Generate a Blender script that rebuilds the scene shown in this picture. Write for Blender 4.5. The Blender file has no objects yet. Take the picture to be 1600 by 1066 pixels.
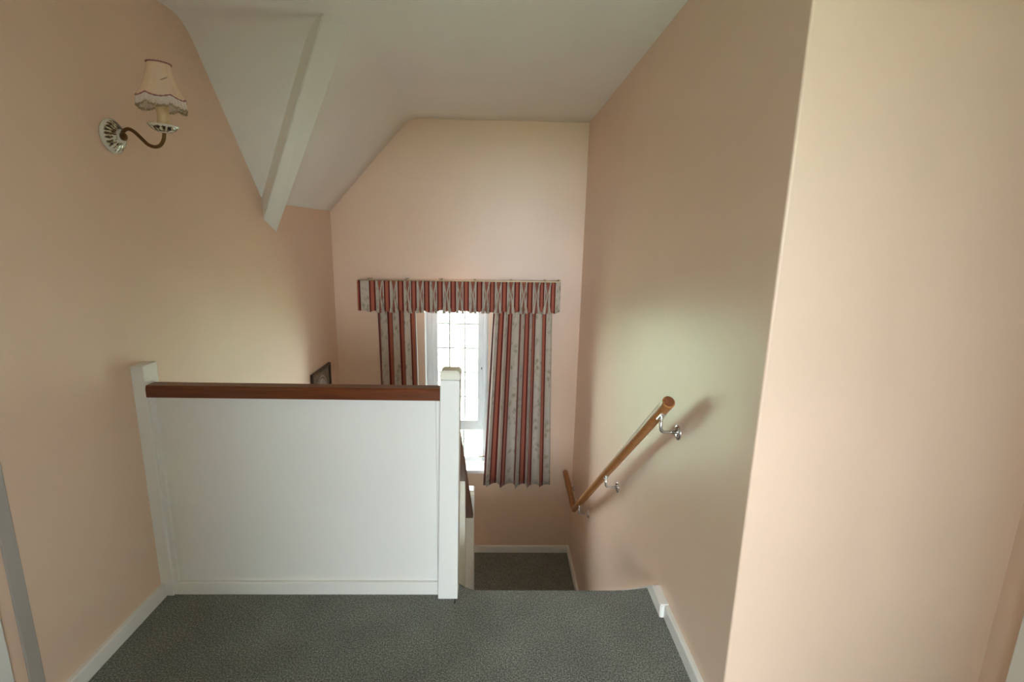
import bpy, bmesh, math, random
from mathutils import Vector, Matrix
random.seed(7)
S = bpy.context.scene
C = S.collection
PI = math.pi

# ------------------------------------------------------------------ camera
F_PX, PITCH, YAW, ROLL = 778.1, math.radians(11.973), math.radians(1.680), math.radians(1.205)
fw = Vector((math.sin(YAW)*math.cos(PITCH), math.cos(YAW)*math.cos(PITCH), -math.sin(PITCH)))
rt = Vector((math.cos(YAW), -math.sin(YAW), 0)); up = rt.cross(fw)
r2 = rt*math.cos(ROLL) + up*math.sin(ROLL); u2 = -rt*math.sin(ROLL) + up*math.cos(ROLL)
cd = bpy.data.cameras.new('camera'); cam = bpy.data.objects.new('camera', cd); C.objects.link(cam)
cd.sensor_fit = 'HORIZONTAL'; cd.sensor_width = 36; cd.lens = F_PX/1600*36; cd.clip_start = .02; cd.clip_end = 300
m3 = Matrix((r2, u2, -fw)).transposed()
cam.matrix_world = Matrix.Translation((0, 0, 1.5)) @ m3.to_4x4()
S.camera = cam
S.cycles.max_bounces = 16; S.cycles.diffuse_bounces = 10; S.cycles.transparent_max_bounces = 12

# ------------------------------------------------------------------ world, light, exposure
SKY = 8.0
w = bpy.data.worlds.new('world'); S.world = w; w.use_nodes = True
nt = w.node_tree; nt.nodes.clear()
wo = nt.nodes.new('ShaderNodeOutputWorld'); bg = nt.nodes.new('ShaderNodeBackground')
bg.inputs['Color'].default_value = (.90, .955, 1.03, 1); bg.inputs['Strength'].default_value = SKY
nt.links.new(bg.outputs[0], wo.inputs[0])
vs = S.view_settings
vs.view_transform = 'Standard'; vs.look = 'None'; vs.exposure = 2.34; vs.gamma = 1; vs.use_curve_mapping = False

# ------------------------------------------------------------------ room dimensions (metres; landing carpet is z = 0)
XL, XR, YB, ZC = -1.380, .705, 4.223, 2.389
XA, ZA, YE, ZH = -.7205, 1.6626, 1.251, -1.447
ZB = -2.94                       # floor of the hall downstairs
YLE = 1.305                      # left wall ends here towards the camera
XRL, XRR = -1.42, 1.50           # the wider landing behind
YN = -.40                        # wall behind the camera, with an open doorway
DX0, DX1, DZ = -.15, .80, 2.05   # doorway behind the camera
YR = -3.4                        # far wall of the room beyond that doorway
WX0, WX1, WZ0, WZ1 = -.63, -.08, -.60, 1.10          # stair window opening
RX0, RX1, RZ0, RZ1 = -.90, 1.50, .70, 2.15           # window behind the camera
NB = 1.828                       # front of the landing newel post

def portal(loc, sx, sz, rot):
    l = bpy.data.lights.new('daylight_portal', 'AREA'); l.shape = 'RECTANGLE'; l.size = sx; l.size_y = sz
    l.cycles.is_portal = True
    o = bpy.data.objects.new('daylight_portal', l); C.objects.link(o); o.location = loc; o.rotation_euler = rot
portal(((WX0+WX1)/2, YB+.22, (WZ0+WZ1)/2), WX1-WX0, WZ1-WZ0, (-PI/2, 0, 0))
SY0, SY1 = -3.1, -2.25             # unseen side window, added to brighten the left panel and left wall
portal((2.12, (SY0+SY1)/2, 1.425), SY1-SY0, 1.45, (PI/2, 0, PI/2))
portal(((RX0+RX1)/2, YR-.14, (RZ0+RZ1)/2), RX1-RX0, RZ1-RZ0, (PI/2, 0, 0))

# ------------------------------------------------------------------ materials
def mat(name, base=(.8,.8,.8), rough=.5, metal=0, spec=.5, coat=0, coat_rough=.1, sheen=0):
    m = bpy.data.materials.new(name); m.use_nodes = True
    b = m.node_tree.nodes['Principled BSDF']
    b.inputs['Base Color'].default_value = (*base, 1); b.inputs['Roughness'].default_value = rough
    b.inputs['Metallic'].default_value = metal; b.inputs['Specular IOR Level'].default_value = spec
    b.inputs['Coat Weight'].default_value = coat; b.inputs['Coat Roughness'].default_value = coat_rough
    b.inputs['Sheen Weight'].default_value = sheen
    return m
def N(m, t, **kw):
    n = m.node_tree.nodes.new(t)
    for k, v in kw.items():
        if k in n.inputs.keys(): n.inputs[k].default_value = v
        else: setattr(n, k, v)
    return n
def L(m, a, b): m.node_tree.links.new(a, b)
def bsdf(m): return m.node_tree.nodes['Principled BSDF']
def ramp(m, fac, stops, interp='LINEAR'):
    r = N(m, 'ShaderNodeValToRGB'); r.color_ramp.interpolation = interp
    e = r.color_ramp.elements
    while len(e) < len(stops): e.new(.5)
    for i, (p, c) in enumerate(stops): e[i].position = p; e[i].color = (*c, 1)
    L(m, fac, r.inputs[0]); return r
def bump(m, h, strength, dist=.01, prev=None):
    b = N(m, 'ShaderNodeBump'); b.inputs['Strength'].default_value = strength; b.inputs['Distance'].default_value = dist
    L(m, h, b.inputs['Height'])
    if prev: L(m, prev.outputs[0], b.inputs['Normal'])
    L(m, b.outputs[0], bsdf(m).inputs['Normal']); return b
def noise(m, scale, detail=3, rough=.5, coord='Object', scl=None):
    tc = N(m, 'ShaderNodeTexCoord'); n = N(m, 'ShaderNodeTexNoise')
    n.inputs['Scale'].default_value = scale; n.inputs['Detail'].default_value = detail; n.inputs['Roughness'].default_value = rough
    if scl:
        mp = N(m, 'ShaderNodeMapping'); mp.inputs['Scale'].default_value = scl
        L(m, tc.outputs[coord], mp.inputs[0]); L(m, mp.outputs[0], n.inputs['Vector'])
    else: L(m, tc.outputs[coord], n.inputs['Vector'])
    return n
def paint(name, base, rough, var=.04, spec=.5, und=.25):
    m = mat(name, base, rough, spec=spec)
    n = noise(m, 2.2, 4)
    r = ramp(m, n.outputs['Fac'], [(.3, tuple(c*(1-var) for c in base)), (.7, tuple(min(1, c*(1+var*.6)) for c in base))])
    L(m, r.outputs[0], bsdf(m).inputs['Base Color'])
    big = noise(m, 3.0, 2); b1 = bump(m, big.outputs['Fac'], und, .02)
    fine = noise(m, 420, 2); bump(m, fine.outputs['Fac'], .06, .002, b1)
    return m
M_WALL = paint('peach_wall_paint', (.785, .588, .455), .40, .03, .68)
M_WALL_L = paint('peach_wall_paint_matt', (.775, .578, .445), .50, .03, .45)
M_CEIL = paint('white_ceiling_paint', (.85, .85, .84), .55, .03, .4)
M_WHITE = paint('white_gloss_paint', (.83, .83, .805), .28, .02, .5, .04)
M_CREAM = paint('cream_gloss_paint', (.78, .76, .66), .3, .03, .5, .04)
M_GREY = paint('grey_strip', (.42, .395, .365), .4, .02)  # one even grey, darker than the white trim, for the left upright strip
M_UPVC = mat('white_window_plastic', (.82, .84, .86), .25)
def wood(name, a, b, rough, axis, coat=.3):
    m = mat(name, a, rough, coat=coat, coat_rough=.15)
    sc = [18, 18, 18]; sc[axis] = 1.2
    n = noise(m, 3.5, 5, .6, scl=tuple(sc))
    r = ramp(m, n.outputs['Fac'], [(.3, a), (.7, b)])
    L(m, r.outputs[0], bsdf(m).inputs['Base Color']); bump(m, n.outputs['Fac'], .05, .002)
    return m
M_MAHOG = wood('mahogany_handrail_varnish', (.100, .022, .005), (.175, .045, .010), .34, 0, .15)
M_MAHOG_Y = wood('mahogany_stair_rail_varnish', (.075, .022, .010), (.12, .037, .016), .4, 1, .1)
M_PINE = wood('honey_pine_varnish', (.30, .115, .028), (.42, .185, .055), .42, 2, .12)
M_PINE_END = wood('pine_end_grain', (.13, .042, .014), (.20, .07, .022), .5, 2, 0)
M_STEEL = mat('satin_steel', (.72, .73, .74), .24, 1)
M_SCREW = mat('dark_screw_steel', (.25, .25, .25), .35, 1)
M_BRASS = mat('aged_brass', (.16, .085, .03), .34, .85)
M_TRACK = mat('dull_gold_track', (.34, .27, .15), .4, .5)
M_DARKWOOD = wood('dark_frame_wood', (.022, .010, .006), (.045, .02, .012), .3, 2)
M_LEAD = mat('grey_lead_strip', (.55, .56, .55), .5, .1)
M_LINING = mat('cream_curtain_lining', (.85, .82, .74), .9)
M_CANDLE = mat('cream_candle_tube', (.80, .64, .38), .45)
M_BLACK = mat('black_plastic', (.03, .03, .03), .4)

def carpet():
    m = mat('grey_green_carpet', (.13, .135, .115), 1, spec=.1, sheen=.25)
    n1 = noise(m, 185, 3, .75); n2 = noise(m, 5, 3)
    r1 = ramp(m, n1.outputs['Fac'], [(.36, (.053, .058, .047)), (.5, (.160, .170, .148)), (.64, (.39, .41, .365))])
    r2_ = ramp(m, n2.outputs['Fac'], [(.3, (.84, .84, .83)), (.7, (1.08, 1.08, 1.06))])
    mx = N(m, 'ShaderNodeMixRGB', blend_type='MULTIPLY'); mx.inputs[0].default_value = 1
    L(m, r1.outputs[0], mx.inputs[1]); L(m, r2_.outputs[0], mx.inputs[2])
    L(m, mx.outputs[0], bsdf(m).inputs['Base Color'])
    n3 = noise(m, 160, 3, .75); bump(m, n3.outputs['Fac'], .9, .006)
    return m
M_CARPET = carpet()

def glass():
    m = bpy.data.materials.new('window_glass'); m.use_nodes = True; t = m.node_tree; t.nodes.clear()
    o = t.nodes.new('ShaderNodeOutputMaterial'); mx = t.nodes.new('ShaderNodeMixShader')
    tr = t.nodes.new('ShaderNodeBsdfTransparent'); gl = t.nodes.new('ShaderNodeBsdfGlossy'); fr = t.nodes.new('ShaderNodeFresnel')
    tr.inputs[0].default_value = (.93, .95, .94, 1); gl.inputs['Roughness'].default_value = .02; fr.inputs[0].default_value = 1.25
    t.links.new(fr.outputs[0], mx.inputs[0]); t.links.new(tr.outputs[0], mx.inputs[1]); t.links.new(gl.outputs[0], mx.inputs[2])
    t.links.new(mx.outputs[0], o.inputs[0]); return m
M_GLASS = glass()

def fabric():
    m = mat('striped_curtain_fabric', (.5, .45, .4), .85, spec=.2, sheen=.2)
    tc = N(m, 'ShaderNodeTexCoord'); sp = N(m, 'ShaderNodeSeparateXYZ'); L(m, tc.outputs['UV'], sp.inputs[0])
    fr = N(m, 'ShaderNodeMath', operation='FRACT'); L(m, sp.outputs[0], fr.inputs[0])
    G, D, K = (.54, .485, .415), (.13, .016, .014), (.40, .125, .080)
    st = ramp(m, fr.outputs[0], [(0, G), (.53, D), (.635, K), (.85, D), (.96, G)], 'CONSTANT')
    # woven motif on the pale stripe
    mp = N(m, 'ShaderNodeMapping'); mp.inputs['Scale'].default_value = (3.0, 15, 1); L(m, tc.outputs['UV'], mp.inputs[0])
    vo = N(m, 'ShaderNodeTexVoronoi'); vo.inputs['Scale'].default_value = 1.0; L(m, mp.outputs[0], vo.inputs['Vector'])
    nz = N(m, 'ShaderNodeTexNoise'); nz.inputs['Scale'].default_value = 1.6; nz.inputs['Detail'].default_value = 4; L(m, mp.outputs[0], nz.inputs['Vector'])
    ad = N(m, 'ShaderNodeMath', operation='ADD'); L(m, vo.outputs['Distance'], ad.inputs[0]); L(m, nz.outputs['Fac'], ad.inputs[1])
    mo = ramp(m, ad.outputs[0], [(.55, (.60, .60, .50)), (.95, (1, 1, 1))])
    mx = N(m, 'ShaderNodeMixRGB', blend_type='MULTIPLY'); L(m, st.outputs[0], mx.inputs[1]); L(m, mo.outputs[0], mx.inputs[2])
    lt = N(m, 'ShaderNodeMath', operation='LESS_THAN'); lt.inputs[1].default_value = .53; L(m, fr.outputs[0], lt.inputs[0])
    L(m, lt.outputs[0], mx.inputs[0])
    # dotted weave on the dark bands
    wv = N(m, 'ShaderNodeMath', operation='SINE'); ml = N(m, 'ShaderNodeMath', operation='MULTIPLY'); ml.inputs[1].default_value = 420
    L(m, sp.outputs[1], ml.inputs[0]); L(m, ml.outputs[0], wv.inputs[0])
    r2_ = ramp(m, wv.outputs[0], [(.3, (.95, .95, .95)), (.9, (1.04, 1.03, 1.02))])
    mx2 = N(m, 'ShaderNodeMixRGB', blend_type='MULTIPLY'); mx2.inputs[0].default_value = 1
    L(m, mx.outputs[0], mx2.inputs[1]); L(m, r2_.outputs[0], mx2.inputs[2])
    L(m, mx2.outputs[0], bsdf(m).inputs['Base Color'])
    return m
M_FABRIC = fabric()

def ceramic(name, c, axis, nrib, rmax):
    m = mat(name, (.8, .77, .68), .16, coat=.5)
    tc = N(m, 'ShaderNodeTexCoord'); sp = N(m, 'ShaderNodeSeparateXYZ')
    ofs = N(m, 'ShaderNodeVectorMath', operation='SUBTRACT'); ofs.inputs[1].default_value = c
    L(m, tc.outputs['Object'], ofs.inputs[0]); L(m, ofs.outputs[0], sp.inputs[0])
    a, b = [(1, 2), (0, 2), (0, 1)][axis]
    at = N(m, 'ShaderNodeMath', operation='ARCTAN2'); L(m, sp.outputs[a], at.inputs[0]); L(m, sp.outputs[b], at.inputs[1])
    ml = N(m, 'ShaderNodeMath', operation='MULTIPLY'); ml.inputs[1].default_value = nrib; L(m, at.outputs[0], ml.inputs[0])
    sn = N(m, 'ShaderNodeMath', operation='SINE'); L(m, ml.outputs[0], sn.inputs[0])
    n = noise(m, 70, 3, .6)
    ma = N(m, 'ShaderNodeMath', operation='MULTIPLY_ADD'); ma.inputs[1].default_value = .085; L(m, sn.outputs[0], ma.inputs[0]); L(m, n.outputs['Fac'], ma.inputs[2])
    r = ramp(m, ma.outputs[0], [(.42, (.045, .025, .018)), (.48, (.26, .14, .045)), (.53, (.42, .37, .20)), (.58, (.78, .76, .68))])
    # painted band between a plain rim and a plain centre
    cb = N(m, 'ShaderNodeCombineXYZ'); L(m, sp.outputs[a], cb.inputs[0]); L(m, sp.outputs[b], cb.inputs[1])
    ln = N(m, 'ShaderNodeVectorMath', operation='LENGTH'); L(m, cb.outputs[0], ln.inputs[0])
    sc = N(m, 'ShaderNodeMath', operation='DIVIDE'); sc.inputs[1].default_value = rmax; L(m, ln.outputs['Value'], sc.inputs[0])
    mk = ramp(m, sc.outputs[0], [(.34, (0, 0, 0)), (.45, (1, 1, 1)), (.84, (1, 1, 1)), (.90, (0, 0, 0))])
    mx = N(m, 'ShaderNodeMixRGB'); mx.inputs[1].default_value = (.78, .76, .69, 1)
    L(m, mk.outputs[0], mx.inputs[0]); L(m, r.outputs[0], mx.inputs[2]); L(m, mx.outputs[0], bsdf(m).inputs['Base Color'])
    return m
M_CERAMIC = ceramic('ribbed_painted_ceramic', (XL, 1.915, 1.815), 0, 22, .060)
M_CERAMIC_CUP = ceramic('painted_ceramic_cup', (XL+.185, 1.915, 1.83), 2, 14, .050)
M_SHADE = mat('peach_silk_shade', (.86, .66, .49), .8); bsdf(M_SHADE).inputs['Subsurface Weight'].default_value = 0
M_SHADE_IN = mat('shade_piping_rose', (.42, .20, .19), .8)
M_FRINGE = mat('pale_fringe_thread', (.84, .77, .70), .85)
M_FRINGE_TIP = mat('olive_fringe_band', (.42, .33, .20), .9)
M_TEAR = mat('grey_tear_edge', (.25, .2, .14), .9)

def printmat():
    m = mat('grey_arched_print', (.3, .3, .28), .12)
    tc = N(m, 'ShaderNodeTexCoord'); mp = N(m, 'ShaderNodeMapping'); mp.inputs['Location'].default_value = (0, 0, .02); mp.inputs['Scale'].default_value = (0, 6.6, 4.5)
    L(m, tc.outputs['Object'], mp.inputs[0])
    ln = N(m, 'ShaderNodeVectorMath', operation='LENGTH'); L(m, mp.outputs[0], ln.inputs[0])
    r = ramp(m, ln.outputs['Value'], [(0, (.52, .55, .53)), (.80, (.48, .50, .48)), (.84, (.14, .13, .11)), (.90, (.50, .49, .45)), (.96, (.20, .19, .16)), (1, (.22, .21, .18))])
    n = noise(m, 14, 4)
    rr = ramp(m, n.outputs['Fac'], [(.3, (.6, .6, .6)), (.7, (1.2, 1.2, 1.2))])
    mx = N(m, 'ShaderNodeMixRGB', blend_type='MULTIPLY'); mx.inputs[0].default_value = .7
    L(m, r.outputs[0], mx.inputs[1]); L(m, rr.outputs[0], mx.inputs[2]); L(m, mx.outputs[0], bsdf(m).inputs['Base Color'])
    return m
M_PRINT = printmat()
M_LAWN = mat('lawn_grass', (.30, .40, .13), 1, spec=.1)
_n = noise(M_LAWN, 1.5, 5); _r = ramp(M_LAWN, _n.outputs['Fac'], [(.3, (.30, .37, .23)), (.7, (.38, .45, .30))]); L(M_LAWN, _r.outputs[0], bsdf(M_LAWN).inputs['Base Color'])

# ------------------------------------------------------------------ helpers
def empty(name, loc=(0,0,0)):
    o = bpy.data.objects.new(name, None); C.objects.link(o); o.location = loc; o.empty_display_size = .1
    return o
def tag(o, label, cat, group=None, kind=None):
    o['label'] = label; o['category'] = cat
    if group: o['group'] = group
    if kind: o['kind'] = kind
    return o
def link(name, me, m, parent=None):
    o = bpy.data.objects.new(name, me); C.objects.link(o)
    if m and not me.materials: me.materials.append(m)
    if parent:
        o.parent = parent
        p = parent; off = Vector((0,0,0))
        while p: off += p.location; p = p.parent
        o.location = -off        # meshes are authored in world coordinates
    return o
def mesh(name, bm, m, parent=None, smooth=False, origin=True):
    me = bpy.data.meshes.new(name); bmesh.ops.recalc_face_normals(bm, faces=bm.faces) if origin else None
    bm.to_mesh(me); bm.free()
    if smooth:
        for p in me.polygons: p.use_smooth = True
    return link(name, me, m, parent)
def box(bm, x0, x1, y0, y1, z0, z1, bev=0, seg=2):
    vs_ = [bm.verts.new(v) for v in ((x0,y0,z0),(x1,y0,z0),(x1,y1,z0),(x0,y1,z0),(x0,y0,z1),(x1,y0,z1),(x1,y1,z1),(x0,y1,z1))]
    fs = [bm.faces.new([vs_[i] for i in f]) for f in ((0,3,2,1),(4,5,6,7),(0,1,5,4),(1,2,6,5),(2,3,7,6),(3,0,4,7))]
    if bev:
        es = list({e for f in fs for e in f.edges})
        bmesh.ops.bevel(bm, geom=es, offset=bev, segments=seg, affect='EDGES', profile=.5)
def bx(name, b, m, parent=None, bev=.003):
    bm = bmesh.new(); box(bm, *b, bev); return mesh(name, bm, m, parent)
def prism(bm, pts, d0, d1, axis):
    """polygon pts in the two other axes, extruded from d0 to d1 along axis"""
    def P(a, b, d): return [(d,a,b),(a,d,b),(a,b,d)][axis]
    A = [bm.verts.new(P(a,b,d0)) for a,b in pts]; B = [bm.verts.new(P(a,b,d1)) for a,b in pts]
    n = len(pts); bm.faces.new(A); bm.faces.new(B[::-1])
    for i in range(n): bm.faces.new((A[i], B[i], B[(i+1)%n], A[(i+1)%n]))
def tube(bm, path, r, seg=12, caps=True):
    path = [Vector(p) for p in path]; rings = []
    rr = r if isinstance(r, (list, tuple)) else [r]*len(path)
    prev = None
    for i, p in enumerate(path):
        t = (path[min(i+1, len(path)-1)] - path[max(i-1, 0)]).normalized()
        if prev is None:
            a = Vector((0,0,1)) if abs(t.z) < .9 else Vector((1,0,0)); n = t.cross(a).normalized()
        else: n = (prev - t*prev.dot(t)).normalized()
        prev = n; b = t.cross(n)
        rings.append([bm.verts.new(p + (n*math.cos(2*PI*k/seg) + b*math.sin(2*PI*k/seg))*rr[i]) for k in range(seg)])
    for A, B in zip(rings, rings[1:]):
        for k in range(seg): bm.faces.new((A[k], A[(k+1)%seg], B[(k+1)%seg], B[k]))
    if caps: bm.faces.new(rings[0][::-1]); bm.faces.new(rings[-1])
def lathe(bm, prof, seg=32, mtx=Matrix(), rad=None, caps=True):
    rings = []
    for r, z in prof:
        ring = []
        for k in range(seg):
            a = 2*PI*k/seg; q = r*(rad(a, r, z) if rad else 1)
            ring.append(bm.verts.new(mtx @ Vector((q*math.cos(a), q*math.sin(a), z))))
        rings.append(ring)
    for A, B in zip(rings, rings[1:]):
        for k in range(seg): bm.faces.new((A[k], A[(k+1)%seg], B[(k+1)%seg], B[k]))
    if caps: bm.faces.new(rings[0][::-1]); bm.faces.new(rings[-1])
def shade_by_angle(o, deg=35):
    me = o.data
    for p in me.polygons: p.use_smooth = True
    me.set_sharp_from_angle(angle=math.radians(deg)) if hasattr(me, 'set_sharp_from_angle') else None
def struct(o, label, cat): return tag(o, label, cat, kind='structure')
def arc(cx, cy, r, a0, a1, n=5): return [(cx+r*math.cos(math.radians(a0+(a1-a0)*i/n)), cy+r*math.sin(math.radians(a0+(a1-a0)*i/n))) for i in range(n+1)]

# ------------------------------------------------------------------ the setting
# right wall: one plastered body with a rounded outer corner, turning right towards the camera
bm = bmesh.new(); rc = .007
prism(bm, [(XR, YB+.3)] + arc(XR+rc, YE+rc, rc, 180, 270) + [(XRR, YE), (XRR, YN), (XRR+.15, YN), (XRR+.15, YE+.15), (XR+.15, YE+.15), (XR+.15, YB+.3)], ZB-.1, 2.62, 2)
struct(mesh('wall_right', bm, M_WALL), 'smooth peach wall along the stairs carrying the round wooden handrail', 'wall')
bm = bmesh.new()
prism(bm, [(XL, YB+.3), (XL-.2, YB+.3), (XL-.2, YN), (XL, YN)], ZB-.1, 2.62, 2)
struct(mesh('wall_left', bm, M_WALL_L), 'darker peach wall on the left with the lamp and picture', 'wall')
def holed_wall(y0, y1, x0, x1, z0, z1, hx0, hx1, hz0, hz1):
    bm = bmesh.new()
    xs, zs = [x0, hx0, hx1, x1], [z0, hz0, hz1, z1]
    F = [[[bm.verts.new((x, y, z)) for z in zs] for x in xs] for y in (y0, y1)]
    for i in range(3):
        for j in range(3):
            if i == 1 and j == 1: continue
            for s in (0, 1):
                q = [F[s][i][j], F[s][i+1][j], F[s][i+1][j+1], F[s][i][j+1]]
                bm.faces.new(q if s == 0 else q[::-1])
    for (a, b) in (((1,1),(2,1)), ((2,1),(2,2)), ((2,2),(1,2)), ((1,2),(1,1))):
        bm.faces.new((F[0][a[0]][a[1]], F[1][a[0]][a[1]], F[1][b[0]][b[1]], F[0][b[0]][b[1]]))
    return bm
struct(mesh('wall_far', holed_wall(YB, YB+.26, XL-.1, XR+.1, ZB-.1, 2.62, WX0, WX1, WZ0, WZ1), M_WALL), 'peach end wall of the stairwell around the leaded window', 'wall')
bm = bmesh.new()
prism(bm, [(XL-.1, -.24), (XL-.1, 2.62), (XRR+.1, 2.62), (XRR+.1, -.24), (DX1, -.24), (DX1, DZ), (DX0, DZ), (DX0, -.24)], YN-.12, YN, 1)
struct(mesh('wall_near', bm, M_WALL), 'peach wall behind the camera with an open doorway', 'wall')
# the bright room beyond the doorway
struct(mesh('wall_room_window', holed_wall(YR-.2, YR, -2.1, 2.1, -.24, 2.62, RX0, RX1, RZ0, RZ1), M_CEIL), 'pale window wall of the room behind the camera', 'wall')
struct(bx('wall_room_left', (-2.15, -2.0, YR-.2, YN-.12, -.24, 2.62), M_CEIL, None, 0), 'pale side wall of the room behind the camera', 'wall')
bm = holed_wall(2.0, 2.15, YR-.2, YN-.12, -.24, 2.62, SY0, SY1, .7, 2.15)
bmesh.ops.transform(bm, matrix=Matrix(((0,1,0,0),(1,0,0,0),(0,0,1,0),(0,0,0,1))), verts=bm.verts)
struct(mesh('wall_room_right', bm, M_CEIL), 'pale opposite wall of the room behind the camera', 'wall')
struct(bx('wall_room_door_side', (-2.0, XL-.1, YN-.12, YN-.02, -.24, 2.62), M_CEIL, None, 0), 'pale wall beside the doorway in the room behind', 'wall')
struct(bx('wall_room_door_end', (XRR+.1, 2.0, YN-.12, YN-.02, -.24, 2.62), M_CEIL, None, 0), 'pale wall end beside the doorway in the room behind', 'wall')

# ceiling: flat, with a plastered slope over the left wall and a second slope meeting it in a valley
def ceil_z(x, y):
    A = ZA + (x-XL)*(ZC-ZA)/(XA-XL)
    B = ZA + (3.045-y)*1.175
    k = .02
    top = max(A, B); d = abs(A-B)
    if d < k: top += (k-d)**2/(4*k)
    k2 = .09; d = top-ZC
    if d <= -k2: return top
    if d >= k2: return ZC
    return ZC - (k2-d)**2/(4*k2)
def frange(a, b, s):
    n = max(1, round((b-a)/s)); return [a+(b-a)*i/n for i in range(n)]
xs = [-2.2, XL-.18] + frange(XL-.03, -.35, .02) + frange(-.35, XRR+.1, .4) + [XRR+.12, 2.2]
ys = [YR-.2] + frange(YR, 1.6, .5) + frange(1.6, 3.2, .02) + frange(3.2, YB+.1, .3) + [YB+.12]
bm = bmesh.new(); G = [[bm.verts.new((x, y, ceil_z(x, y))) for y in ys] for x in xs]
for i in range(len(xs)-1):
    for j in range(len(ys)-1): bm.faces.new((G[i][j], G[i][j+1], G[i+1][j+1], G[i+1][j]))
o = mesh('ceiling', bm, M_CEIL, smooth=True, origin=False)
md = o.modifiers.new('thickness', 'SOLIDIFY'); md.thickness = .08; md.offset = -1
struct(o, 'white plastered ceiling sloping down over the left wall', 'ceiling')
# boxed-in valley beam
P1, P2 = Vector((-.745, 2.327, 2.389)), Vector((-.666, 2.436, 2.389))
Q1, Q2 = Vector((-1.38, 3.03, 1.565)), Vector((-1.38, 3.195, 1.489))
d1, d2 = (Q1-P1)*.12, (Q2-P2)*.12
hgt = Vector((0, 0, .20))
lo = [P1-d1*1.0, P2-d2*1.0, Q2+d2, Q1+d1]
bm = bmesh.new(); A = [bm.verts.new(v) for v in lo]; B = [bm.verts.new(v+hgt) for v in lo]
bm.faces.new(A); bm.faces.new(B[::-1])
for i in range(4): bm.faces.new((A[i], B[i], B[(i+1)%4], A[(i+1)%4]))
bmesh.ops.bevel(bm, geom=[e for e in bm.edges], offset=.004, segments=2, affect='EDGES')
struct(mesh('trim_1', bm, paint('white_beam_paint', (.78, .785, .74), .4, .02)), 'white boxed beam running diagonally down the sloped ceiling', 'beam')

# landing floor with a rounded carpet nosing at the stairs
def nose_y(x):
    y = 1.897 + .020*max(0, (x-.50)/.19)**2
    if x < -.06: y += .050*((-.06-x)/.10)**2
    return min(y, 1.955)
bm = bmesh.new()
box(bm, -2.1, 2.1, YR-.1, 1.80, -.24, 0)
box(bm, XL-.05, -.16, 1.80, 1.925, -.24, 0)
nx = 40; prof = [(-.028+.028*math.sin(a), -.028+.028*math.cos(a)) for a in [PI/2*i/5 for i in range(6)]] + [(0, -.045), (-.02, -.06), (-.028, -.24)]
rows = []
for i in range(nx+1):
    x = -.165 + (XR-.002+.165)*i/nx
    row = [bm.verts.new((x, 1.80, 0))] + [bm.verts.new((x, nose_y(x)+a, b)) for a, b in prof[0:]] + [bm.verts.new((x, 1.80, -.24))]
    rows.append(row)
for a, b in zip(rows, rows[1:]):
    for k in range(len(a)-1): bm.faces.new((a[k], a[k+1], b[k+1], b[k]))
bm.faces.new(rows[0]); bm.faces.new(rows[-1][::-1])
o = mesh('floor', bm, M_CARPET); shade_by_angle(o, 40)
struct(o, 'grey-green carpeted upper landing floor', 'floor')
bm = bmesh.new(); box(bm, XL-.1, XR+.1, 3.33, YB+.1, ZH-.22, ZH)
struct(mesh('floor_half_landing', bm, M_CARPET), 'dark carpeted half landing at the foot of the stairs', 'floor')
bm = bmesh.new(); box(bm, XL-.1, XR+.1, 1.0, YB+.1, ZB-.1, ZB)
struct(mesh('floor_hall', bm, M_CARPET), 'carpeted hall floor below the stairs', 'floor')
bm = bmesh.new(); box(bm, XL-.1, XR+.1, .95, 1.05, ZB-.1, -.2)
struct(mesh('wall_hall', bm, M_WALL), 'peach wall of the hall below the landing', 'wall')

# skirting boards
def skirt(name, b, label, m=M_WHITE):
    return struct(bx(name, b, m, None, .005), label, 'baseboard')
HB = .055
struct(bx('trim_3', (XL-.004, XL+.006, 1.275, 1.318, -.005, 2.30), M_GREY, None, .003), 'grey upright strip at the lower left edge of the wall', 'trim')
skirt('baseboard_left', (XL-.01, XL+.018, 1.318, 1.846, -.005, HB+.004), 'white baseboard running along the left wall to the balustrade')
skirt('baseboard_right', (XR-.018, XR+.01, YE+.01, 1.725, -.005, HB), 'white baseboard on the right wall of the landing')
skirt('baseboard_recess', (XR-.01, XRR+.01, YE-.018, YE+.01, -.005, HB), 'white baseboard under the bright wall nearest the camera')
skirt('baseboard_far', (XL-.01, XR+.01, YB-.018, YB+.01, ZH-.005, ZH+.068), 'white baseboard under the window on the half landing')
skirt('baseboard_stairfoot', (XR-.018, XR+.01, 3.36, YB-.018, ZH-.005, ZH+.068), 'white baseboard on the right wall of the half landing')
# stair string on the right wall: starts as a thicker block on the landing
bm = bmesh.new()
sl = -.852
prism(bm, [(1.722, -.006), (1.722, .058), (1.840, .058), (3.40, .058+sl*(3.40-1.840)), (3.40, ZH-.005), (3.30, ZH-.005), (1.90, -.26), (1.80, -.006)], XR-.034, XR+.01, 0)
bmesh.ops.bevel(bm, geom=[e for e in bm.edges], offset=.004, segments=2, affect='EDGES')
struct(mesh('trim_2', bm, M_WHITE), 'white stair string sloping down the right wall from the landing', 'trim')

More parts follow.
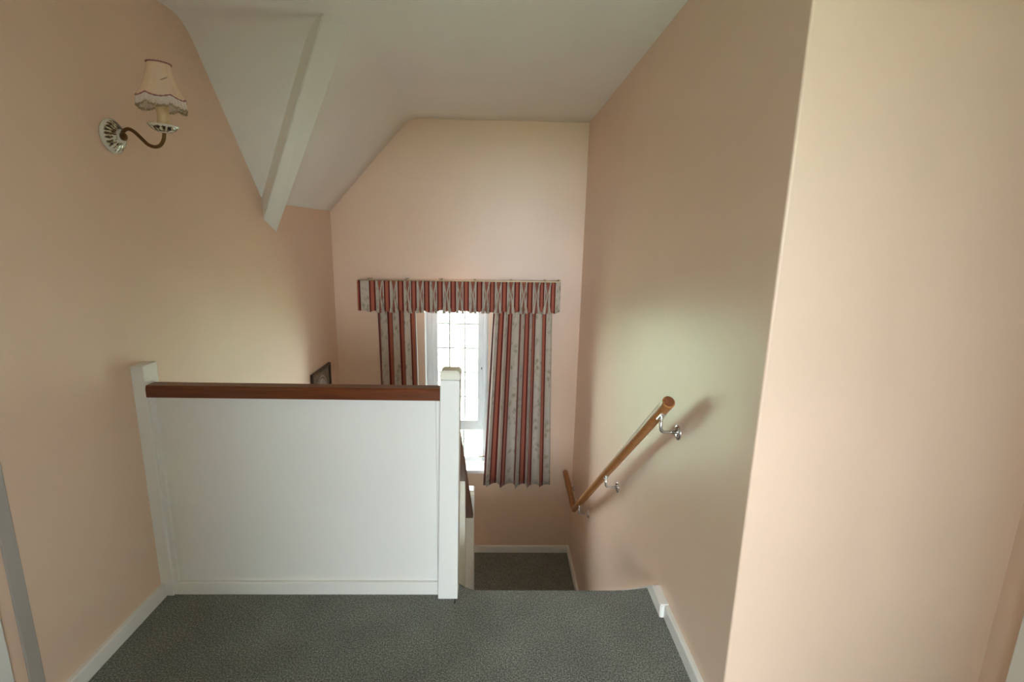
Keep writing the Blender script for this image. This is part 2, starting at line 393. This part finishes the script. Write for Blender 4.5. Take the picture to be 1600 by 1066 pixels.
# doors at the edges of the frame
def door(name, side, xw, ye, label):
    s = side; e = empty(name, (xw, ye-.45, 0)); struct(e, label, 'door')
    def B(nm, d0, d1, y0, y1, z0, z1, bev=.004, m=M_WHITE, par=e):
        xa, xb = sorted((xw + s*d0, xw + s*d1)); return bx(nm, (xa, xb, y0, y1, z0, z1), m, par, bev)
    B('architrave', -.005, .02, ye-.07, ye, 0, 2.09); B('architrave', -.005, .02, ye-.93, ye-.86, 0, 2.09)
    B('architrave', -.005, .02, ye-.86, ye-.07, 2.02, 2.09)
    lf = B('leaf', -.03, .004, ye-.86, ye-.07, .006, 2.02)
    for (a, b) in ((.12, .80), (.98, 1.9)): B('panel', .002, .009, ye-.74, ye-.19, a, b, .003, par=lf)
    bm = bmesh.new(); tube(bm, [(xw+s*.004, ye-.79, 1.0), (xw+s*.05, ye-.79, 1.0), (xw+s*.055, ye-.77, 1.0), (xw+s*.055, ye-.68, 1.0)], .009, 10); o = mesh('handle', bm, M_STEEL, lf, True)
door('door_1', 1, XL, 1.222, 'white door frame at the left edge of the landing')
door('door_2', -1, XRR, 1.168, 'white door frame at the lower right edge of the landing')

# ------------------------------------------------------------------ stair window (structure with parts)
YF = YB + .135
w1 = struct(empty('window_1', ((WX0+WX1)/2, YF, WZ0)), 'narrow white leaded casement window behind the curtains', 'window')
def frame_rect(name, x0, x1, z0, z1, t, y0, y1, m, par, bev=.006):
    bm = bmesh.new()
    box(bm, x0, x0+t, y0, y1, z0, z1, bev); box(bm, x1-t, x1, y0, y1, z0, z1, bev)
    box(bm, x0+t-.001, x1-t+.001, y0+.001, y1-.001, z0, z0+t, bev); box(bm, x0+t-.001, x1-t+.001, y0+.001, y1-.001, z1-t, z1, bev)
    return mesh(name, bm, m, par)
frame_rect('frame', WX0, WX1, WZ0+.01, WZ1, .05, YF, YF+.065, M_UPVC, w1)
bx('transom', (WX0+.045, WX1-.045, YF, YF+.06, -.275, -.225), M_UPVC, w1, .006)
SX0, SX1, SZ0, SZ1 = WX0+.047, WX1-.047, -.228, WZ1-.047
sash = frame_rect('casement_sash', SX0, SX1, SZ0, SZ1, .05, YF-.012, YF+.05, M_UPVC, w1)
gx = [SX0+.048, -.431, -.292, SX1-.048]
gz = [SZ0+.048, .042, .273, .499, .720, .94, SZ1-.048]
lx = [WX0+.05, -.445, -.306, WX1-.05]
lz = [WZ0+.055, -.375, -.275]
def lights(xs, zs, y, par):
    for i in range(len(xs)-1):
        for j in range(len(zs)-1):
            bm = bmesh.new(); box(bm, xs[i], xs[i+1], y, y+.004, zs[j], zs[j+1]); mesh('pane', bm, M_GLASS, par)
    for x in xs[1:-1]: bx('lead_strip', (x-.0062, x+.0062, y-.003, y+.007, zs[0], zs[-1]), M_LEAD, par, .001)
    for z in zs[1:-1]: bx('lead_strip', (xs[0], xs[-1], y-.0025, y+.0065, z-.0062, z+.0062), M_LEAD, par, .001)
lights(gx, gz, YF+.022, sash)
lights(lx, lz, YF+.028, w1)
# handle and stay
hd = bx('handle', (-.149, -.131, YF-.034, YF-.022, .335, .425), M_UPVC, sash, .005)
bx('handle_base', (-.152, -.128, YF-.024, YF-.011, .30, .385), M_UPVC, hd, .004)
bx('lock_button', (-.144, -.136, YF-.030, YF-.022, .315, .334), M_BLACK, hd, .002)
bx('stay_peg', (-.165, -.105, YF-.02, YF-.008, -.535, -.525), M_TRACK, w1, .002)
bx('sill', (WX0-.05, WX1+.05, YB-.035, YF+.01, WZ0-.028, WZ0+.002), M_UPVC, w1, .006)
bm = bmesh.new()
for b in ((WX0-.004, WX0+.003, YB+.004, YF, WZ0, WZ1), (WX1-.003, WX1+.004, YB+.004, YF, WZ0, WZ1), (WX0, WX1, YB+.004, YF, WZ1-.004, WZ1+.003)): box(bm, *b)
mesh('reveal_lining', bm, M_UPVC, w1)
# window behind the camera, which lights the landing
w2 = struct(empty('window_2', ((RX0+RX1)/2, YR, RZ0)), 'wide window of the room behind the camera', 'window')
frame_rect('frame', RX0, RX1, RZ0, RZ1, .055, YR-.12, YR-.06, M_UPVC, w2)
bx('mullion', ((RX0+RX1)/2-.03, (RX0+RX1)/2+.03, YR-.12, YR-.06, RZ0+.05, RZ1-.05), M_UPVC, w2, .005)
bx('sill', (RX0-.05, RX1+.05, YR-.06, YR+.05, RZ0-.03, RZ0+.001), M_UPVC, w2, .005)
for a, b in ((RX0+.05, (RX0+RX1)/2-.03), ((RX0+RX1)/2+.03, RX1-.05)):
    bm = bmesh.new(); box(bm, a, b, YR-.092, YR-.088, RZ0+.05, RZ1-.05); mesh('pane', bm, M_GLASS, w2)

w3 = struct(empty('fill_window', (2.07, (SY0+SY1)/2, .7)), 'unseen window added in the room behind to fill the left side with light', 'window')  # added opening, out of view, for extra daylight on the left of the landing
for nm, b in (('frame', (SY0, SY0+.055, .7, 2.15)), ('frame', (SY1-.055, SY1, .7, 2.15)), ('frame', (SY0+.055, SY1-.055, .7, .755)), ('frame', (SY0+.055, SY1-.055, 2.095, 2.15))):
    bx(nm, (2.05, 2.11, b[0], b[1], b[2], b[3]), M_UPVC, w3, .005)
bm = bmesh.new(); box(bm, 2.078, 2.082, SY0+.05, SY1-.05, .75, 2.10); mesh('pane', bm, M_GLASS, w3)

# garden outside
bm = bmesh.new()
q = [bm.verts.new(v) for v in ((-90,-90,-3.3),(90,-90,-3.3),(90,90,-3.3),(-90,90,-3.3))]; bm.faces.new(q)
struct(mesh('ground', bm, M_LAWN), 'bright garden lawn outside the window', 'ground')

# ------------------------------------------------------------------ stairs
st = tag(empty('staircase', (.25, 1.9, ZH)), 'carpeted stair flight dropping from the landing to the half landing', 'stairs')
RISE, GO = -ZH/7, .2425
for i in range(1, 7):
    z = -RISE*i; y0 = 1.845 + GO*(i-1); y1 = y0+GO+.028
    r = .02; pr = [(y0, z)] + [(y1-r+r*math.sin(a), z-r+r*math.cos(a)) for a in [PI/2*k/4 for k in range(5)]] + [(y1, z-.035), (y1-.026, z-.045), (y1-.026, z-RISE), (y0, z-RISE-.12)]
    bm = bmesh.new(); prism(bm, pr, -.181, XR-.034, 0); o = mesh('step', bm, M_CARPET, st); shade_by_angle(o, 40)
# lower flight, doubling back under the landing
lf = struct(empty('lower_staircase', (-.8, 3.3, ZB)), 'lower stair flight below the white balustrade panel', 'stairs')
for i in range(1, 7):
    z = ZH - RISE*i; y1 = 3.34 - GO*(i-1); y0 = y1-GO-.028
    pr = [(y1, z), (y0, z), (y0, z-.035), (y0+.026, z-.045), (y0+.026, z-RISE), (y1, z-RISE-.12)]
    bm = bmesh.new(); prism(bm, pr, XL+.002, -.24, 0); mesh('step', bm, M_CARPET, lf)

# ------------------------------------------------------------------ landing balustrade
lb = tag(empty('landing_balustrade', (-.75, 1.87, 0)), 'white panelled landing balustrade with a dark mahogany top rail', 'balustrade')
NX0, NX1 = -.235, -.153
def newel(par, x0, x1, y0, y1, z0, z1, m=M_WHITE):
    o = bx('newel_post', (x0, x1, y0, y1, z0, z1-.036), m, par, .003)
    bm = bmesh.new(); e = .0015
    base = [(x0-e, y0-e), (x1+e, y0-e), (x1+e, y1+e), (x0-e, y1+e)]
    t = .007; top = [(x0+t, y0+t), (x1-t, y0+t), (x1-t, y1-t), (x0+t, y1-t)]
    R_ = [[bm.verts.new((x, y, z)) for x, y in P] for P, z in ((base, z1-.034), (base, z1-.011), (top, z1))]
    bm.faces.new(R_[0][::-1]); bm.faces.new(R_[2])
    for a, b in zip(R_, R_[1:]):
        for k in range(4): bm.faces.new((a[k], a[(k+1)%4], b[(k+1)%4], b[k]))
    bmesh.ops.bevel(bm, geom=list(bm.edges), offset=.002, segments=2, affect='EDGES')
    mesh('newel_cap', bm, M_CREAM, o)
    return o
nw = newel(lb, NX0, NX1, NB, NB+.08, -.002, .991)
for o_ in [nw] + list(nw.children):
    for v in o_.data.vertices: v.co.x += (.011 if v.co.x > (NX0+NX1)/2 else .019)*max(0, v.co.z)      # the post leans a little towards the stairs
bx('half_newel', (XL-.004, XL+.046, 1.846, 1.926, -.002, .990), M_WHITE, lb, .003)
bx('panel', (XL+.044, NX0+.002, 1.868, 1.888, .0, .868), M_WHITE, lb, .002)
bx('end_bead', (NX0-.004, NX0+.016, 1.858, 1.90, .05, .868), M_WHITE, lb, .003)
bx('end_bead', (XL+.044, XL+.066, 1.858, 1.90, .05, .868), M_WHITE, lb, .004)
bx('skirting', (XL+.045, NX0+.001, 1.852, 1.87, -.002, .058), M_WHITE, lb, .005)
rl = bx('handrail', (XL+.046, NX0+.0175, 1.842, 1.904, .867, .904), M_MAHOG, lb, .003)
bm = bmesh.new()
prism(bm, [(1.8445, .903), (1.8445, .908), (1.850, .914), (1.896, .914), (1.9015, .908), (1.9015, .903)], XL+.047, NX0+.017, 0)
mesh('rail_top', bm, M_MAHOG, rl)

# ------------------------------------------------------------------ stair balustrade (descending)
sb = tag(empty('stair_balustrade', (-.19, 2.6, ZH)), 'dark stair rail dropping behind the landing post to a lower white post', 'balustrade')
newel(sb, -.232, -.148, 3.17, 3.25, ZH-.3, -.240, M_WHITE)
ssl = -.93
def rail_z(y): return .755 - .945*(y-1.944)
bm = bmesh.new()
y0, y1 = NB+.078, 3.172
prf = [(-.220, -.046), (-.156, -.046), (-.152, -.02), (-.160, .0), (-.175, .010), (-.201, .010), (-.216, .0), (-.224, -.02)]
A = [bm.verts.new((x, y0, rail_z(y0)+z)) for x, z in prf]; B = [bm.verts.new((x, y1, rail_z(y1)+z)) for x, z in prf]
bm.faces.new(A); bm.faces.new(B[::-1])
for i in range(len(A)): bm.faces.new((A[i], B[i], B[(i+1)%len(A)], A[(i+1)%len(A)]))
mesh('handrail', bm, M_MAHOG_Y, sb)
bx('stanchion', (-.232, -.166, 2.50, 2.56, -.95, .20), M_CREAM, sb, .003)
bm = bmesh.new()
prism(bm, [(1.92, .03), (3.172, .03+sl*(3.172-1.92)), (3.172, ZH-.2), (1.92, -.34)], -.212, -.182, 0)
mesh('string', bm, M_WHITE, sb)

# ------------------------------------------------------------------ wall handrails
RR = .0235
def cyl_rail(name, a, b, par):
    bm = bmesh.new(); a, b = Vector(a), Vector(b); d = (b-a).normalized(); n = 6
    pts = [a, a+d*.004] + [a+(b-a)*(i/n) for i in range(1, n)] + [b-d*.004, b]
    tube(bm, pts, [RR-.004, RR] + [RR]*(n-1) + [RR, RR-.004], 24)
    return mesh(name, bm, M_PINE, par)
h1 = tag(empty('wall_handrail', (XR-.07, 2.6, 0)), 'round pine handrail sloping down the right wall on three brackets', 'handrail')
ra, rb = Vector((XR-.07, 1.735, .912)), Vector((XR-.07, 3.63, -.648))
o = cyl_rail('rail', ra, rb, h1); shade_by_angle(o, 30)
bm = bmesh.new(); d = (rb-ra).normalized(); tube(bm, [ra-d*.0006, ra+d*.001], RR-.0045, 24); mesh('end_grain', bm, M_PINE_END, o)
for f in (.205, .315):
    bm = bmesh.new(); c = ra+(rb-ra)*f; tube(bm, [c-d*.0018, c+d*.0018], RR+.0006, 24); mesh('joint_line', bm, M_PINE_END, o)
def bracket(par, c, zr, slope):
    """c: wall point (x,y,z); zr: height of the rail underside above it"""
    c = Vector(c); xr = XR-.07
    pth = [c, c+Vector((-.045, 0, 0))]
    for a in (20, 45, 70, 90): pth.append(Vector((xr+.018-.018*math.sin(math.radians(a))+.0, c.y, c.z+.018-.018*math.cos(math.radians(a)))))
    pth.append(Vector((xr, c.y, c.z+zr)))
    bm = bmesh.new(); tube(bm, pth, .0068, 12); br = mesh('bracket', bm, M_STEEL, par, True)
    bm = bmesh.new(); rp = .031
    mt = Matrix.Translation(c) @ Matrix.Rotation(-PI/2, 4, 'Y')
    lathe(bm, [(rp, -.002), (rp, .003), (rp*.8, .007), (rp*.45, .009), (.001, .0095)], 24, mt)
    wp = mesh('wall_plate', bm, M_STEEL, br, True)
    for sy, sz in ((0, .017), (-.015, -.010), (.015, -.010)):
        bm = bmesh.new(); lathe(bm, [(.0048, .004), (.0045, .0085), (.003, .0098), (.0005, .010)], 10, Matrix.Translation(c+Vector((0, sy, sz))) @ Matrix.Rotation(-PI/2, 4, 'Y')); mesh('screw', bm, M_SCREW, br, True)
    t = Vector((0, 1, slope)).normalized(); nrm = Vector((0, -slope, 1)).normalized(); X = Vector((1, 0, 0))
    bm = bmesh.new(); top = Vector((xr, c.y, c.z+zr))
    vs_ = []
    for dz in (-.003, .004):
        for sx, s_ in ((-1,-1), (1,-1), (1,1), (-1,1)):
            vs_.append(bm.verts.new(top + X*sx*.012 + t*s_*.03 + nrm*dz))
    for f in ((0,3,2,1),(4,5,6,7),(0,1,5,4),(1,2,6,5),(2,3,7,6),(3,0,4,7)): bm.faces.new([vs_[i] for i in f])
    bmesh.ops.bevel(bm, geom=list(bm.edges), offset=.002, segments=2, affect='EDGES')
    mesh('saddle', bm, M_STEEL, br)
slope = (rb.z-ra.z)/(rb.y-ra.y)
und = RR*math.sqrt(1+slope*slope)
for y in (1.80, 2.62, 3.40):
    zc = ra.z + (y-ra.y)*slope - und
    bracket(h1, (XR, y, zc-.062), .062, slope)
h2 = tag(empty('wall_handrail', (XR-.07, 3.9, -.64)), 'short level pine handrail in the corner beside the half landing', 'handrail')
o = cyl_rail('rail', (XR-.07, 3.625, -.648), (XR-.07, 4.185, -.605), h2); shade_by_angle(o, 30)
bracket(h2, (XR, 4.10, -.715), .06, .03)

# ------------------------------------------------------------------ curtains
def curtain(name, x0t, x1t, x0b, x1b, zt, zb, ybase, nf, u0, per, label, seed, lin):
    rnd = random.Random(seed); lean = rnd.uniform(-.3, .3)
    ns, ntt = nf*18, 30
    ph = [0]; 
    for i in range(nf): ph.append(ph[-1] + rnd.uniform(.6, 1.4))
    am = [rnd.uniform(.45, 1.25) for _ in range(nf+1)]
    def pos(s, t):
        k = s*nf; i = min(int(k), nf-1); fr = k-i
        warp = (ph[i] + (ph[i+1]-ph[i])*fr)/ph[-1]
        a = (am[i]*(1-fr)+am[i+1]*fr)*(.018+.034*min(1, t*1.6))
        x = (x0t+(x1t-x0t)*warp)*(1-t) + (x0b+(x1b-x0b)*warp)*t
        x += .021*math.sin(2*PI*k+PI*.5+lean)*(.6+.4*t)*(0 if s in (0,1) else 1)
        y = ybase - a*math.sin(2*PI*k - .6) + .006*math.sin(5*t+6*s)
        return Vector((x, y, zt+(zb-zt)*t + .008*math.sin(9*s)*t))
    arc_ = [0]
    for i in range(ns): arc_.append(arc_[-1] + (pos((i+1)/ns, .6)-pos(i/ns, .6)).length)
    e = tag(empty(name, ((x0b+x1b)/2, ybase, zb)), label, 'curtain', 'striped curtains at the stair window')
    bm = bmesh.new(); uv = bm.loops.layers.uv.new('UVMap')
    G = [[bm.verts.new(pos(i/ns, j/ntt)) for j in range(ntt+1)] for i in range(ns+1)]
    for i in range(ns):
        for j in range(ntt):
            f = bm.faces.new((G[i][j], G[i][j+1], G[i+1][j+1], G[i+1][j]))
            for lp, (a, b) in zip(f.loops, ((i,j),(i,j+1),(i+1,j+1),(i+1,j))):
                lp[uv].uv = (u0 + arc_[a]/per, (zb-zt)*b/ntt)
    o = mesh('cloth', bm, M_FABRIC, e, True, False)
    md = o.modifiers.new('t', 'SOLIDIFY'); md.thickness = .0025; md.offset = 0
    bm = bmesh.new(); K = []
    for i in range(ns+1):
        col = []
        for j in range(ntt+1):
            p_ = pos(i/ns, j/ntt*.97); p_.y += .006
            if lin < 0 and i < 3: p_.x -= .008*(1-j/ntt)*1.5
            if lin > 0 and i > ns-3: p_.x += .010*(1-.6*j/ntt)
            col.append(bm.verts.new(p_))
        K.append(col)
    for i in range(ns):
        for j in range(ntt): bm.faces.new((K[i][j], K[i][j+1], K[i+1][j+1], K[i+1][j]))
    o = mesh('lining', bm, M_LINING, e, True, False)
    o['label'] = 'cream lining at the curtain edge'
    return e
curtain('curtain', -1.01, -.705, -1.0, -.69, .98, -.72, 4.147, 3, .52, .165, 'narrow left striped curtain partly hidden by the balustrade', 3, 1)
curtain('curtain', -.035, .445, -.112, .482, .98, -.725, 4.146, 5, .85, .165, 'wide right striped curtain hanging in full view', 11, -1)

# valance on its rail
pl = [-.969, -.856, -.744, -.641, -.533, -.425, -.316, -.211, -.099, -.001, .102, .208, .315, .405]
anch = [-1.092] + pl + [.500]
ZT, ZBt, YV = 1.122, .872, 4.105
tilt = lambda x: .008*(x+.3)
va = tag(empty('valance', (-.32, YV, ZBt)), 'pinch-pleated striped valance across the top of the window', 'valance')
def ucoord(x):
    for i in range(len(anch)-1):
        if x <= anch[i+1] or i == len(anch)-2: return .26 + i + (x-anch[i])/(anch[i+1]-anch[i])
bm = bmesh.new(); uv = bm.loops.layers.uv.new('UVMap'); cols = []
X0, X1 = -1.152, .512; n = 260; nz = 8
path = [(X0, 4.205), (X0, 4.15)] + [(X0+(X1-X0)*i/n, None) for i in range(n+1)] + [(X1, 4.15), (X1, 4.205)]
for (x, y) in path:
    u = ucoord(x); fr = (u-.26) % 1
    for q in pl:
        if abs(x-q) < .017: u = math.floor(u) + .765 + (x-q)*5
    col = []
    for k in range(nz+1):
        t = k/nz
        yy = y if y else YV - .010*math.sin(PI*fr)**2*(.4+.6*t) + .004*math.sin(11*x)*t
        col.append((bm.verts.new((x, yy, ZT+(ZBt-ZT)*t + tilt(x) + (.006*math.sin(37*x)+.004*math.sin(90*x))*t)), u - (.55 if (y and x < 0) else 0), t))
    cols.append(col)
for a, b in zip(cols, cols[1:]):
    for k in range(nz):
        f = bm.faces.new((a[k][0], a[k+1][0], b[k+1][0], b[k][0]))
        for lp, q in zip(f.loops, (a[k], a[k+1], b[k+1], b[k])): lp[uv].uv = (q[1], -.25*q[2])
o = mesh('cloth', bm, M_FABRIC, va, True, False)
md = o.modifiers.new('t', 'SOLIDIFY'); md.thickness = .003; md.offset = 0
for i, px in enumerate(pl):
    rnd = random.Random(i); bm = bmesh.new(); uv = bm.loops.layers.uv.new('UVMap')
    skew = rnd.uniform(-.006, .006); sb_ = [0]+[rnd.uniform(.013, .022) for _ in range(2)]; wb_ = [.004]+[rnd.uniform(.0065, .0115) for _ in range(2)]
    for oi, off in enumerate((0, -1, 1)):
        rings = []; nt_ = 12
        for j in range(nt_+1):
            t = j/nt_; p_ = .46
            if t < p_: g = 1-t/p_; sp = .004 + .020*g**1.15; hw = .0048+.0022*g; dp = .018-.007*g
            else: g = (t-p_)/(1-p_); sp = .004 + sb_[oi]*g**.85; hw = .0045+wb_[oi]*g; dp = .018-.004*g
            if off == 0: hw *= .55; dp *= .55
            cx = px + off*sp + skew*(t-p_); cz = ZT+(ZBt-ZT)*t + tilt(px) - (.008+.006*rnd.random())*(t > .95)
            ring = []
            for k in range(10):
                a = 2*PI*k/10; ring.append(bm.verts.new((cx+hw*math.cos(a), YV-.006-dp*.8-dp*math.sin(a), cz)))
            rings.append((ring, t))
        for (A, ta), (B, tb) in zip(rings, rings[1:]):
            for k in range(10):
                f = bm.faces.new((A[k], A[(k+1)%10], B[(k+1)%10], B[k]))
                for lp, (kk, tt) in zip(f.loops, ((k,ta),(k+1,ta),(k+1,tb),(k,tb))):
                    c_ = math.cos(2*PI*kk/10)
                    lp[uv].uv = ((i + .26 + .10*off + .10*c_) if off else (i + .74 + .12*c_), -.25*tt)
        bm.faces.new(rings[0][0]); bm.faces.new(rings[-1][0][::-1])
    mesh('pleat', bm, M_FABRIC, va, True)
# valance rail
tr = tag(empty('curtain_rail', (-.32, 4.16, 1.13)), 'thin dull gold rail above the striped valance', 'curtain rail')
bm = bmesh.new(); box(bm, X0+.003, X1-.003, 4.108, 4.114, 1.1205, 1.1285); 
o = mesh('rail', bm, M_TRACK, tr)
for v in o.data.vertices: v.co.z += tilt(v.co.x) + 0
for x in (-1.06, -.751, -.472, -.197, .105, .388, .505):
    bm = bmesh.new(); zt = 1.128 + tilt(x)
    box(bm, x-.005, x+.005, 4.106, 4.225, zt, zt+.006, .001); box(bm, x-.008, x+.008, 4.104, 4.118, zt-.002, zt+.014, .003)
    mesh('bracket', bm, M_TRACK, tr)

# ------------------------------------------------------------------ wall lamp
LC = Vector((XL, 1.915, 1.815))
lamp = tag(empty('wall_lamp', LC), 'ceramic and brass wall lamp with a fringed peach shade', 'wall lamp')
bm = bmesh.new()
flute = lambda a, r, z: 1 + .018*math.cos(22*a)*(1 if .02 < r < .056 else 0)
lathe(bm, [(.030, -.001), (.058, .0), (.060, .004), (.055, .010), (.043, .022), (.030, .031), (.018, .036), (.0005, .037)], 96, Matrix.Translation(LC) @ Matrix.Rotation(PI/2, 4, 'Y'), flute)
mesh('backplate', bm, M_CERAMIC, lamp, True)
bm = bmesh.new(); lathe(bm, [(.0005, .034), (.013, .035), (.014, .045), (.009, .050), (.0005, .052)], 20, Matrix.Translation(LC) @ Matrix.Rotation(PI/2, 4, 'Y')); mesh('boss', bm, M_BRASS, lamp, True)
LX = XL + .185
ctrl = [(0.035, .006), (.046, .020), (.062, .026), (.082, .016), (.104, -.006), (.124, -.025), (.146, -.032), (.166, -.026), (.180, -.006), (.185, .018)]
def catmull(P, n=6):
    out = []
    for i in range(len(P)-1):
        p0, p1, p2, p3 = P[max(i-1,0)], P[i], P[i+1], P[min(i+2, len(P)-1)]
        for k in range(n):
            t = k/n; out.append(tuple(.5*((2*b)+(-a+c)*t+(2*a-5*b+4*c-d_)*t*t+(-a+3*b-3*c+d_)*t**3) for a, b, c, d_ in zip(p0, p1, p2, p3)))
    return out + [P[-1]]
bm = bmesh.new(); tube(bm, [(XL+a, LC.y, LC.z+b) for a, b in catmull(ctrl)], .0062, 12); mesh('arm', bm, M_BRASS, lamp, True)
TB = Matrix.Translation((LX, LC.y, LC.z+.018)) @ Matrix.Rotation(math.radians(2), 4, 'Y')
bm = bmesh.new(); lathe(bm, [(.0005, -.004), (.010, -.002), (.022, .0), (.036, .008), (.046, .019), (.048, .023), (.044, .0225), (.034, .014), (.018, .007), (.0005, .006)], 64, TB, lambda a, r, z: 1 + .02*math.cos(20*a)*(r > .03)); mesh('drip_cup', bm, M_CERAMIC_CUP, lamp, True)
bm = bmesh.new(); lathe(bm, [(.0195, .008), (.020, .012), (.019, .05), (.0195, .105), (.017, .107), (.0005, .107)], 28, TB); mesh('candle_tube', bm, M_CANDLE, lamp, True)
# shade: scalloped bell on a tilted axis
SZ = .106
seg = 96; NSC = 6
def scal(a): return .011*(1-abs(math.cos(NSC*a/2 + .35)))
def rad_at(t):   # 0 bottom, 1 top; concave bell
    return .035 + .034*(1-t)**1.7 + .003*(1-t)
bm = bmesh.new(); rows = []
for j in range(15):
    t = j/14; row = []
    for k in range(seg):
        a = 2*PI*k/seg; r = rad_at(t)*(1+.025*math.cos(NSC*a+.8)*(1-t))
        row.append(bm.verts.new(TB @ Vector((r*math.cos(a), r*math.sin(a), SZ + .118*t + scal(a)*(1-t)**2))))
    rows.append(row)
for a, b in zip(rows, rows[1:]):
    for k in range(seg): bm.faces.new((a[k], a[(k+1)%seg], b[(k+1)%seg], b[k]))
sh = mesh('lamp_shade', bm, M_SHADE, lamp, True)
md = sh.modifiers.new('t', 'SOLIDIFY'); md.thickness = .0016
def ring_path(t, dr=0):
    out = []
    for k in range(seg+1):
        a = 2*PI*k/seg; r = rad_at(t)*(1+.025*math.cos(NSC*a+.8)*(1-t)) + dr
        out.append(TB @ Vector((r*math.cos(a), r*math.sin(a), SZ + .118*t + scal(a)*(1-t)**2)))
    return out
for t in (1, 0):
    bm = bmesh.new(); P_ = ring_path(t, .0012)
    tube(bm, P_, [.0024 + .0007*math.sin(k*1.9) for k in range(seg+1)], 8); mesh('piping', bm, M_SHADE_IN, sh, True)
for k in range(NSC):
    a = 2*PI*(k+.5)/NSC + .2; bm = bmesh.new()
    tube(bm, [TB @ Vector(((rad_at(t)*(1+.025*math.cos(NSC*a+.8)*(1-t))+.0004)*math.cos(a), (rad_at(t)*(1+.025*math.cos(NSC*a+.8)*(1-t))+.0004)*math.sin(a), SZ+.118*t+scal(a)*(1-t)**2)) for t in [i/8 for i in range(9)]], .0009, 6)
    mesh('seam', bm, M_SHADE, sh, True)
bm = bmesh.new(); bm2 = bmesh.new(); nst = 250
for k in range(nst):
    a = 2*PI*(k+random.uniform(-.3,.3))/nst; r = rad_at(0)*(1+.025*math.cos(NSC*a+.8)) + random.uniform(-.001, .0015)
    z0 = SZ + scal(a); ln = .033 + random.uniform(-.004, .004); sw = random.uniform(-.02, .02); fl = random.uniform(0, .004)
    p = [TB @ Vector(((r+fl*t)*math.cos(a+sw*t), (r+fl*t)*math.sin(a+sw*t), z0-ln*t)) for t in (0, .5, 1)]
    tube(bm, p, .0011, 5)
    if k % 1 == 0: tube(bm2, [p[2]+(p[1]-p[2])*.34, p[2]], [.0013, .0016], 5)
mesh('fringe', bm, M_FRINGE, sh); o = mesh('fringe_tip', bm2, M_FRINGE_TIP, sh)
# small tear in the silk
bm = bmesh.new()
tp = []
for i in range(7):
    a = math.radians(-58 + 5.0*i) ; t = .47+.022*i; r = rad_at(t)+.0012
    tp.append(TB @ Vector((r*math.cos(a), r*math.sin(a), SZ+.118*t)))
tube(bm, tp, [.0005, .0011, .0014, .0014, .0014, .0011, .0005], 6); mesh('tear', bm, M_TEAR, sh)

# ------------------------------------------------------------------ picture on the left wall
PY0, PY1, PZ0, PZ1 = 3.575, 3.968, -.06, .462
pc = tag(empty('picture', (XL, (PY0+PY1)/2, PZ0)), 'dark framed arched picture on the left wall above the rail', 'picture')
bm = bmesh.new(); ft = .027; xa, xb = XL, XL+.024
box(bm, xa, xb, PY0, PY0+ft, PZ0, PZ1, .004); box(bm, xa, xb, PY1-ft, PY1, PZ0, PZ1, .004)
box(bm, xa, xb-.001, PY0+ft, PY1-ft, PZ0, PZ0+ft, .004); box(bm, xa, xb-.001, PY0+ft, PY1-ft, PZ1-ft, PZ1, .004)
mesh('frame', bm, M_DARKWOOD, pc)
bm = bmesh.new(); box(bm, -.004, .004, -(PY1-PY0)/2+ft-.004, (PY1-PY0)/2-ft+.004, -(PZ1-PZ0)/2+ft-.004, (PZ1-PZ0)/2-ft+.004)
o = mesh('print', bm, M_PRINT, pc); o.location = Vector((XL+.009, (PY0+PY1)/2, (PZ0+PZ1)/2)) - pc.location
